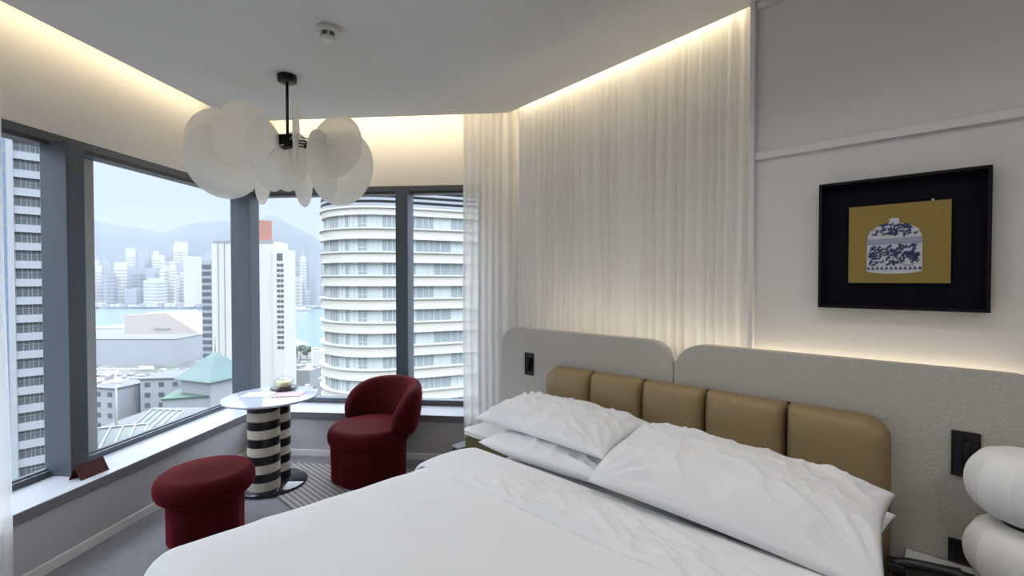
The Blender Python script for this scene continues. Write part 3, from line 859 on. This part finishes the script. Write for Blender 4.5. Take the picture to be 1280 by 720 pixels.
# curved cream tower
def curved_tower():
    C = Vector((0,0)); r = 9.5
    cx, cy = -19.26, 71.97
    wx = cx*math.cos(YAW)-cy*math.sin(YAW); wy = cx*math.sin(YAW)+cy*math.cos(YAW)
    t = thing('curved_tower','cream tower with a curved banded front beyond the back window','building',(wx,wy,GZ),YAW)
    na = math.atan2(-.92,.39)
    dx, dy = .92, .39
    def outline(rr, L=40, n=44):
        pts = []
        for k in range(n+1):
            a = -PI*1.12 + (na+PI*1.12)*k/n
            pts.append((rr*math.cos(a), rr*math.sin(a)))
        e = pts[-1]; pts.append((e[0]+dx*L, e[1]+dy*L)); pts.append((e[0]+dx*L-dy*16, e[1]+dy*L+dx*16)); pts.append((-dy*16+pts[0][0]*.0, dx*14))
        return pts
    off = -GZ
    top = 24+off; zw = 10.35+off; fl = 3.2
    MB().prism(outline(r-.45), 0, 11.2+off, smooth=False).build('body', M['xcurt'], t)
    rn = random.Random(3)
    for k in range(-0,17):
        ztop = zw-k*fl
        # spandrel and lips below this floor's glazing
        b = MB(); b.prism(outline(r), ztop-fl+.0, ztop-1.72, smooth=True)
        b.build('spandrel', M['xcream'], t)
        b = MB(); b.prism(outline(r+.30), ztop-1.90, ztop-1.70, smooth=True); b.prism(outline(r+.16), ztop-fl-.06, ztop-fl+.12, smooth=True)
        b.build('ledge', M['xwhite'], t)
    b = MB(); b.prism(outline(r), zw, zw+1.2, smooth=True); b.build('spandrel', M['xcream'], t)
    b = MB(); b.prism(outline(r+.25), zw+.9, zw+1.2, smooth=True); b.build('ledge', M['xwhite'], t)
    # glazing bars and darker open panes, one mesh a floor
    for k in range(0,17):
        ztop = zw-k*fl; zb = ztop-1.70
        b = MB(); g = MB()
        na_ = 26
        for i in range(na_+1):
            a = -PI*.98 + (na+PI*.98)*i/na_
            Mx = Matrix.Rotation(a,4,'Z')
            b.box(r-.50,r-.36,-.05,.05,zb,ztop, M=Mx)
            if i < na_ and i%13 in (2,5,6,10,11,12):
                a2 = a + (na+PI*.98)/na_
                p = [((r-.42)*math.cos(a),(r-.42)*math.sin(a)),((r-.42)*math.cos(a2),(r-.42)*math.sin(a2)),((r-.5)*math.cos(a2),(r-.5)*math.sin(a2)),((r-.5)*math.cos(a),(r-.5)*math.sin(a))]
                g.prism(p, zb, ztop)
                if i%13 in (5,6): b.prism([((r-.36)*math.cos(a),(r-.36)*math.sin(a)),((r-.36)*math.cos(a2),(r-.36)*math.sin(a2)),((r-.45)*math.cos(a2),(r-.45)*math.sin(a2)),((r-.45)*math.cos(a),(r-.45)*math.sin(a))], zb+.42, zb+.52)
        ex, ey = (r-.45)*math.cos(na), (r-.45)*math.sin(na)
        ML = Matrix.Translation((ex,ey,0)) @ Matrix.Rotation(math.atan2(dy,dx),4,'Z')
        x = 0
        while x < 39:
            b.box(x,x+.09,-.08,.02,zb,ztop, M=ML)
            w = (1.0,.8,1.5,.7)[int(x*1.7)%4]
            if int(x*3.1+k)%3: g.box(x+.1,x+w-.02,-.04,.02,zb,ztop, M=ML)
            x += w
        b.build('window_frame', M['xwhite'], t); g.build('window', M['xwin'], t)
    for k in range(16):
        z = 11.6+off+k*.72
        MB().prism(outline(r+.1), z, z+.34, smooth=True).build('louver', M['xpale'], t)
    MB().prism(outline(r-.5), 11.21+off, 23+off).build('plant_room', M['xlouv'], t)
curved_tower()

# white slab tower behind the corner post
def white_tower():
    dep = 260; c = cam(306,350,dep); s = dep/FPX
    t = thing('slab_tower','white windowless slab tower seen either side of the corner post','building',(c.x,c.y,GZ),YAW)
    z = lambda py: zat(py,dep)-GZ
    MB().box((265-306)*s,(343-306)*s,0,16,0,z(302)).build('slab', M['xwhite'], t)
    MB().box((266-306)*s,(342-306)*s,-.25,-.01,z(304),z(301)).build('parapet', M['xgrey'], t)
    for px in (273,281): MB().box((px-306)*s-.15,(px-306)*s+.15,-.4,-.01,0,z(303)).build('downpipe', M['xpale'], t)
    MB().box((251-306)*s,(264.6-306)*s,1,14,0,z(326)).build('side_block', M['xpale'], t)
    for k in range(14): MB().box((251.2-306)*s,(262.5-306)*s,.8,.99,z(331+k*8.6+5),z(331+k*8.6)).build('window_band', M['xwind'], t)
    MB().box((343.4-306)*s,(357-306)*s,-2,12,0,z(312)).build('side_block', M['xwhite'], t)
    for col,px in enumerate((349.0,353.5)):
        for k in range(17):
            MB().box((px-306)*s-.2,(px-306)*s+1.5,-2.2,-2.01,z(330+k*6.4+3.4),z(330+k*6.4)).build('window', M['xwind'], t)
    MB().box((348.6-306)*s,(355.5-306)*s,-2.2,-2.01,z(326),z(317)).build('window', M['xwind'], t)
    b = MB(); b.box((318-306)*s,(336-306)*s,3,4,z(300),z(275)); b.build('sign_board', M['xred'], t)
    for px in (320,327,334): MB().box((px-306)*s-.2,(px-306)*s+.2,4.05,4.5,z(302),z(277)).build('sign_post', M['xgrey'], t)
white_tower()

# sloping pink hall on the near waterfront
dep = 470; s = dep/FPX; c = cam(208,350,dep)
t = thing('sloped_hall','pale pink windowless hall with a sweeping sloped roof by the water','building',(c.x,c.y,GZ),YAW)
zz = lambda py: zat(py,dep)-GZ
b = MB(); b.prism([((155-208)*s,0),((266-208)*s,0),((266-208)*s,zz(428)),((248-208)*s,zz(417)),((228-208)*s,zz(404)),((207-208)*s,zz(391)),((155-208)*s,zz(394))], -45, 0, M=UP); b.build('hall', M['xpink'], t)
MB().box((192-208)*s,(212-208)*s,-.8,-.05,zz(412),zz(410)).build('sign_letters', M['xgrey'], t)

def lowrise(px, py_roof, w, dp, zroof, m, mr, label, group=None, rot=0, name='low_building', windows=False):
    dep = (EYE-zroof)/((py_roof-350)/FPX)
    c = cam(px,350,dep); W = w/FPX*dep
    t = thing(name,label,'building',(c.x,c.y,GZ),YAW+rot,group)
    b = MB(); b.box(-W/2,W/2,0,dp,-5 if name == 'pier_shed' else 0,zroof-GZ-.5); b.build('body', m, t)
    b = MB(); b.box(-W/2-.3,W/2+.3,-.3,dp+.3,zroof-GZ-.49,zroof-GZ); b.build('roof', mr, t)
    if windows:
        fl = int(min(5,(zroof-GZ)/3.4)); n = max(2,int(W/3.6))
        for f in range(fl):
            b = MB()
            for i in range(n):
                x = -W/2+(i+.5)*W/n; z = zroof-GZ-2.9-f*3.4; b.box(x-.8,x+.8,-.12,-.01,z,z+1.5)
            b.build('window', M['xwind'], t)
    return t
# quay shed, terminal, houses
lowrise(166,424,104,36,-48,M['xpale'],M['xroofg'],'long low flat-roofed block in front of the pink hall',name='flat_roofed_block')
lowrise(140,410,60,40,-58,M['xwhite'],M['xpale'],'white pier shed left of the pink hall',name='pier_shed')
lowrise(128,485,36,11,-33,M['xpale'],M['xroofg'],'white house with a grey roof and two rows of windows',windows=True,rot=R(-12))
lowrise(200,473,48,14,-31,M['xpale'],M['xroofg'],'long grey-roofed wing with square windows behind the skylights',windows=True,rot=R(8))
t = lowrise(232,497,52,12,-34,M['xpale'],M['xgreen2'],'building with a flat green roof beside the pyramid-roofed one',rot=R(18))
# pyramid-roofed building
dep = 150; s = dep/FPX; c = cam(268,350,dep)
t = thing('pyramid_roof_building','pale building with a green pyramid roof and a spire','building',(c.x,c.y,GZ),YAW+R(-20))
ze, za = zat(470,dep)-GZ, zat(440,dep)-GZ
MB().box(-6.5,6.5,-6.5,6.5,0,ze).build('body', M['xpale'], t)
b = MB(); b.lathe([(11.2,ze-.2),(10.6,ze+.3),(6.4,ze+(za-ze)*.42),(2.6,ze+(za-ze)*.80),(.05,za)],4,smooth=False,M=Matrix.Rotation(PI/4,4,'Z')); b.build('roof', M['xgreen'], t)
MB().tube([(0,0,za-.3),(0,0,za+5)],.16,8).build('spire', M['xgrey'], t)
# skylights on the podium
def skylight(px, py, dep, w, h, label, rot, tilt):
    c = cam(px,py,dep)
    t = thing('skylight',label,'skylight',(c.x,c.y,c.z),YAW+rot)
    Mx = Matrix.Rotation(tilt,4,'X')
    MB().box(-w/2,w/2,-h/2,h/2,-.15,0,M=Mx).build('glazing', M['xsky'], t)
    b = MB(); n = 5
    for i in range(n+1): x = -w/2+i*w/n; b.box(x-.14,x+.14,-h/2,h/2,0,.14,M=Mx)
    b.box(-w/2,w/2,-h/2-.15,-h/2+.1,.0,.15,M=Mx); b.box(-w/2,w/2,h/2-.1,h/2+.15,0,.15,M=Mx)
    b.build('bars', M['xpale'], t)
    MB().box(-w/2,w/2,-h/2,h/2+.2,c.z*0-14,-2.2).build('curb', M['xpale'], t)
skylight(136,549,84,9.5,6.0,'glass skylight with white bars, the left of two below the left window',R(22),R(26))
skylight(194,526,94,7.5,6.0,'glass skylight with white bars, the right of two below the left window',R(-8),R(26))
lowrise(150,556,170,28,-33.5,M['xpale'],M['xroofg'],'broad podium roof carrying the two skylights',name='podium')
pm = thing('mast','tall white mast rising beside the skylights','mast',tuple(cam(143,535,95)))
MB().tube([(0,0,-4),(0,0,11.5)],.16,8).build('pole', M['xwhite'], pm)
MB().box(-1.6,1.6,-.08,.08,9.0,9.2).build('crossbar', M['xwhite'], pm)
# crowded low roofs
for i in range(5):
    c = cam(351+i*8,350,395+(i%2)*14); PLACED.append((c.x,c.y,6))
c = cam(306,350,268); PLACED.append((c.x,c.y,30))
rn = random.Random(21)
cells = []
for dep in (152,216,258,305,350,398,440):
    for px in range(100,420,15):
        cells.append((px+rn.uniform(-6,6), dep+rn.uniform(-16,16)))
for px,dep in cells:
    if px < 325 and dep < 200: continue
    if 135 < px < 275 and dep > 395: continue
    if 95 < px < 262 and 265 < dep < 490: continue
    if 240 < px < 365 and 232 < dep < 300: continue
    if px > 395 and dep < 120: continue
    zr = rn.uniform(-66,-52) if dep > 260 else rn.uniform(-62,-44)
    W = rn.uniform(9,17); D = rn.uniform(8,18); c = cam(px,350,dep)
    if not free(c.x,c.y,math.hypot(W,D)*.48): continue
    t = thing('rooftop_block','low flat-roofed block among the crowded streets below','building',(c.x,c.y,GZ),YAW+R(rn.choice([-12,0,8,30])),'low blocks in the streets below')
    b = MB(); b.box(-W/2,W/2,-D/2,D/2,0,zr-GZ); b.build('body', M[rn.choice(['xwhite','xpale','xcream','xgrey'])], t)
    b = MB(); b.box(-W/2+1,-W/2+1+W*rn.uniform(.2,.5),-D/4,D/4,zr-GZ,zr-GZ+rn.uniform(1.5,3.5)); b.box(W/2-3,W/2-1.2,D*.1,D*.3,zr-GZ,zr-GZ+1.6); b.build('rooftop_hut', M[rn.choice(['xwhite','xgrey'])], t)
car_src = None
for row,(dep,px0,px1) in enumerate(((283,112,262),(300,108,258),(322,110,250),(345,112,244),(366,108,236))):
    px = px0 + rn.uniform(0,6)
    while px < px1:
        big = rn.random() < .25; half = (13.5 if big else 6.5)*300/dep; px += half
        c = cam(px, 350, dep+rn.uniform(-1.5,1.5))
        k = (row*7+int(px)) % 3
        b = MB(); L, H = (10.5,3.2) if big else (4.6,.9)
        b.box(-L/2,L/2,-1.1,1.1,.35,H)
        if not big: b.prism([(-1.5,.9),(-1.1,1.5),(.9,1.5),(1.5,.9)], -1.0, 1.0, M=UP)
        for sx in (-.32,.32):
            for sy in (-1.12,1.12): b.lathe([(.34,-.08),(.34,.08)],10,M=Matrix.Translation((sx*L,sy*.9,.34)) @ Matrix.Rotation(PI/2,4,'X'))
        o = b.build('bus' if big else 'car', M[('xwhite','xgrey','xcream')[k]])
        o.location = (c.x,c.y,GZ); o.rotation_euler.z = YAW+R(6)
        tag(o, 'single-decker bus on the open ground between the grey-roofed houses and the long low block' if big else 'car on the open ground between the grey-roofed houses and the long low block', 'bus' if big else 'car', group='buses on the open ground by the long low block' if big else 'cars on the open ground by the long low block')
        px += half + rn.uniform(0,6)
# trees
for i in range(5):
    px = 351+i*8; dep = 395+(i%2)*14; c = cam(px,350,dep)
    t = thing('tree','dark leafy tree by the quay beyond the slab tower','tree',(c.x,c.y,GZ),0,'quayside trees beyond the slab tower')
    rr = rn.uniform(3.0,3.6); b = MB()
    for k in range(7):
        o_ = Vector((rn.uniform(-1,1)*rr*.6, rn.uniform(-1,1)*rr*.6, 11+rn.uniform(-.5,.8)*rr*.7))
        bmesh.ops.create_icosphere(b.bm, subdivisions=2, radius=rr*rn.uniform(.5,.75), matrix=Matrix.Translation(o_))
    for v in b.bm.verts: v.co += Vector((noise.noise(v.co*.6),noise.noise(v.co*.6+Vector((9,0,0))),noise.noise(v.co*.6+Vector((0,9,0)))))*1.2
    b.build('crown', M['xtree'], t); MB().tube([(0,0,0),(0,0,9)],.5,8).build('trunk', M['xgrey'], t)
# ferries
for px,py,L,lb in ((382,377,26,'white ferry farther out in the harbour, near the far shore'),(375,389,30,'white ferry nearer the quay, below the other one'),(246,397,14,'small boat on the water right of the pink hall')):
    dep = (EYE-GZ+3)/((py-350)/FPX); c = cam(px,350,dep); 
    t = thing('ferry',lb,'boat',(c.x,c.y,GZ-3),YAW+R(8))
    b = MB(); b.prism([(-L,0),(-L*.8,-4),(L*.8,-4),(L,0),(L*.8,4),(-L*.8,4)],-.5,3); b.build('hull', M['xgrey'], t)
    MB().box(-L*.75,L*.75,-3,3,3.01,6.5).build('deckhouse', M['xwhite'], t); MB().box(-L*.4,L*.45,-2.4,2.4,6.51,9.5).build('upper_deck', M['xwhite'], t)

# haze over the harbour
hm = bpy.data.materials.new('haze'); hm.use_nodes = True; nt = hm.node_tree; nt.nodes.clear()
out = nt.nodes.new('ShaderNodeOutputMaterial'); vs = nt.nodes.new('ShaderNodeVolumeScatter')
vs.inputs['Color'].default_value = (.66,.75,.90,1); vs.inputs['Density'].default_value = .00015; vs.inputs['Anisotropy'].default_value = 0
va = nt.nodes.new('ShaderNodeVolumeAbsorption'); va.inputs['Color'].default_value = (.05,.05,.05,1); va.inputs['Density'].default_value = .00013
ad = nt.nodes.new('ShaderNodeAddShader'); nt.links.new(vs.outputs[0], ad.inputs[0]); nt.links.new(va.outputs[0], ad.inputs[1])
nt.links.new(ad.outputs[0], out.inputs['Volume'])
o = MB().box(-4600,3600,187,4600,GZ-12,290).build('haze', hm); o.rotation_euler.z = YAW; tag(o,'pale blue haze hanging over the harbour and the city','haze',kind='stuff')

# ------------------------------------------------------------------ light
w = bpy.data.worlds.new('sky'); SC.world = w; w.use_nodes = True; nt = w.node_tree; nt.nodes.clear()
out = nt.nodes.new('ShaderNodeOutputWorld'); bg = nt.nodes.new('ShaderNodeBackground')
tc = nt.nodes.new('ShaderNodeTexCoord'); sp = nt.nodes.new('ShaderNodeSeparateXYZ'); nt.links.new(tc.outputs['Generated'], sp.inputs[0])
rp = nt.nodes.new('ShaderNodeValToRGB'); el = rp.color_ramp.elements
el[0].position = 0; el[0].color = (.62,.72,.86,1); el[1].position = 1; el[1].color = (.80,.88,1,1)
e = el.new(.10); e.color = (.70,.83,.98,1); e = el.new(.26); e.color = (.80,.90,1,1)
mr = nt.nodes.new('ShaderNodeMapRange'); mr.interpolation_type = 'SMOOTHSTEP'
mr.inputs['From Min'].default_value = .24; mr.inputs['From Max'].default_value = .5; mr.inputs['To Min'].default_value = 1.0; mr.inputs['To Max'].default_value = 8.0
nt.links.new(sp.outputs['Z'], rp.inputs[0]); nt.links.new(sp.outputs['Z'], mr.inputs['Value'])
nt.links.new(rp.outputs[0], bg.inputs['Color']); nt.links.new(mr.outputs[0], bg.inputs['Strength']); nt.links.new(bg.outputs[0], out.inputs[0])

def area(name, loc, rot, sx, sy, power, col=(1,1,1), portal=False, spread=None):
    l = bpy.data.lights.new(name,'AREA'); l.shape = 'RECTANGLE'; l.size = sx; l.size_y = sy; l.energy = power; l.color = col
    if spread: l.spread = spread
    o = bpy.data.objects.new(name, l); COL.objects.link(o); o.location = loc
    o.rotation_euler = rot
    if portal: l.cycles.is_portal = True
    return o
def aim(o, dvec): o.rotation_euler = Vector(dvec).to_track_quat('-Z','Y').to_euler()
area('daylight_left',(GL-.02,(FRONT_L+4.1)/2,(ST+HEAD)/2),(0,R(-90),0),HEAD-ST,4.1-FRONT_L,0,portal=True)
o = area('daylight_back',((-2.83+WX1)/2,GB+.03,(ST+HEAD)/2),(R(-90),0,0),WX1+2.83,HEAD-ST,0,portal=True)
sun = bpy.data.lights.new('sun','SUN'); sun.energy = 2.6; sun.angle = R(1.0); sun.color = (1,.95,.86)
so = bpy.data.objects.new('sun', sun); COL.objects.link(so); aim(so, (.80,-.60,-1.0))

WARM = (1.0,.84,.55)
o = area('cove_light_left',(-2.75,(REAR+3.7)/2,3.03),(0,0,0),.03,3.7-REAR-.05,12.5,WARM); aim(o,(-.9,0,-.35)); o.rotation_euler = (0,R(70),0)
o = area('cove_light_back',(-1.55,3.84,3.03),(0,0,0),2.2,.03,9,WARM); o.rotation_euler = (R(70),0,0)
cm = (P1+P2)/2
o = area('cove_light_slanted',(cm.x-nrm.x*.055,cm.y-nrm.y*.055,3.03),(0,0,0),1.75,.02,6.5,WARM)
o.rotation_euler = (R(35),0,math.atan2(d.y,d.x))
# strip behind the headboard panels, washing the wall and the sheer upwards
p = hw(-.30,-.03,1.10); o = area('headboard_light',p,(R(180),0,HW_R),2.5,.02,4.2,(1,.90,.70)); o.rotation_euler = (R(180),0,HW_R)
for x,y,pw in ((.5,-1.0,10),(-1.2,-1.2,10),(1.9,-.1,9)):  # unseen fill lamps added near and behind the camera to brighten the room
    l = bpy.data.lights.new('fill_light','AREA'); l.shape = 'DISK'; l.size = .35; l.energy = pw; l.color = (1,.985,.96)
    o = bpy.data.objects.new('fill_light', l); COL.objects.link(o); o.location = (x,y,CEIL-.03)

for s0,t0,pw in ((-.35,-1.25,3.0),(.55,-1.15,3.4)):  # more added fill above the view, brightening pillows, cushions and headboard wall
    l = bpy.data.lights.new('fill_light','AREA'); l.shape = 'DISK'; l.size = .30; l.energy = pw; l.color = (1,.985,.96)
    o = bpy.data.objects.new('fill_light', l); COL.objects.link(o); p = hw(s0,t0,CEIL-.03); o.location = p
    l.spread = R(140)

# ------------------------------------------------------------------ camera and view
cd = bpy.data.cameras.new('camera'); co = bpy.data.objects.new('camera', cd); COL.objects.link(co)
cd.sensor_width = 36; cd.lens = FPX/1280*36; cd.clip_start = .05; cd.clip_end = 9000
co.location = (0,0,EYE); co.rotation_euler = (R(90-1.0),0,YAW)
SC.camera = co
vs_ = SC.view_settings; vs_.view_transform = 'Standard'; vs_.look = 'None'; vs_.gamma = 1; vs_.use_curve_mapping = False
vs_.exposure = 0.08
SC.cycles.use_denoising = True
SC.cycles.max_bounces = 12; SC.cycles.diffuse_bounces = 6; SC.cycles.transparent_max_bounces = 24; SC.cycles.volume_bounces = 0
SC.cycles.sample_clamp_indirect = 8
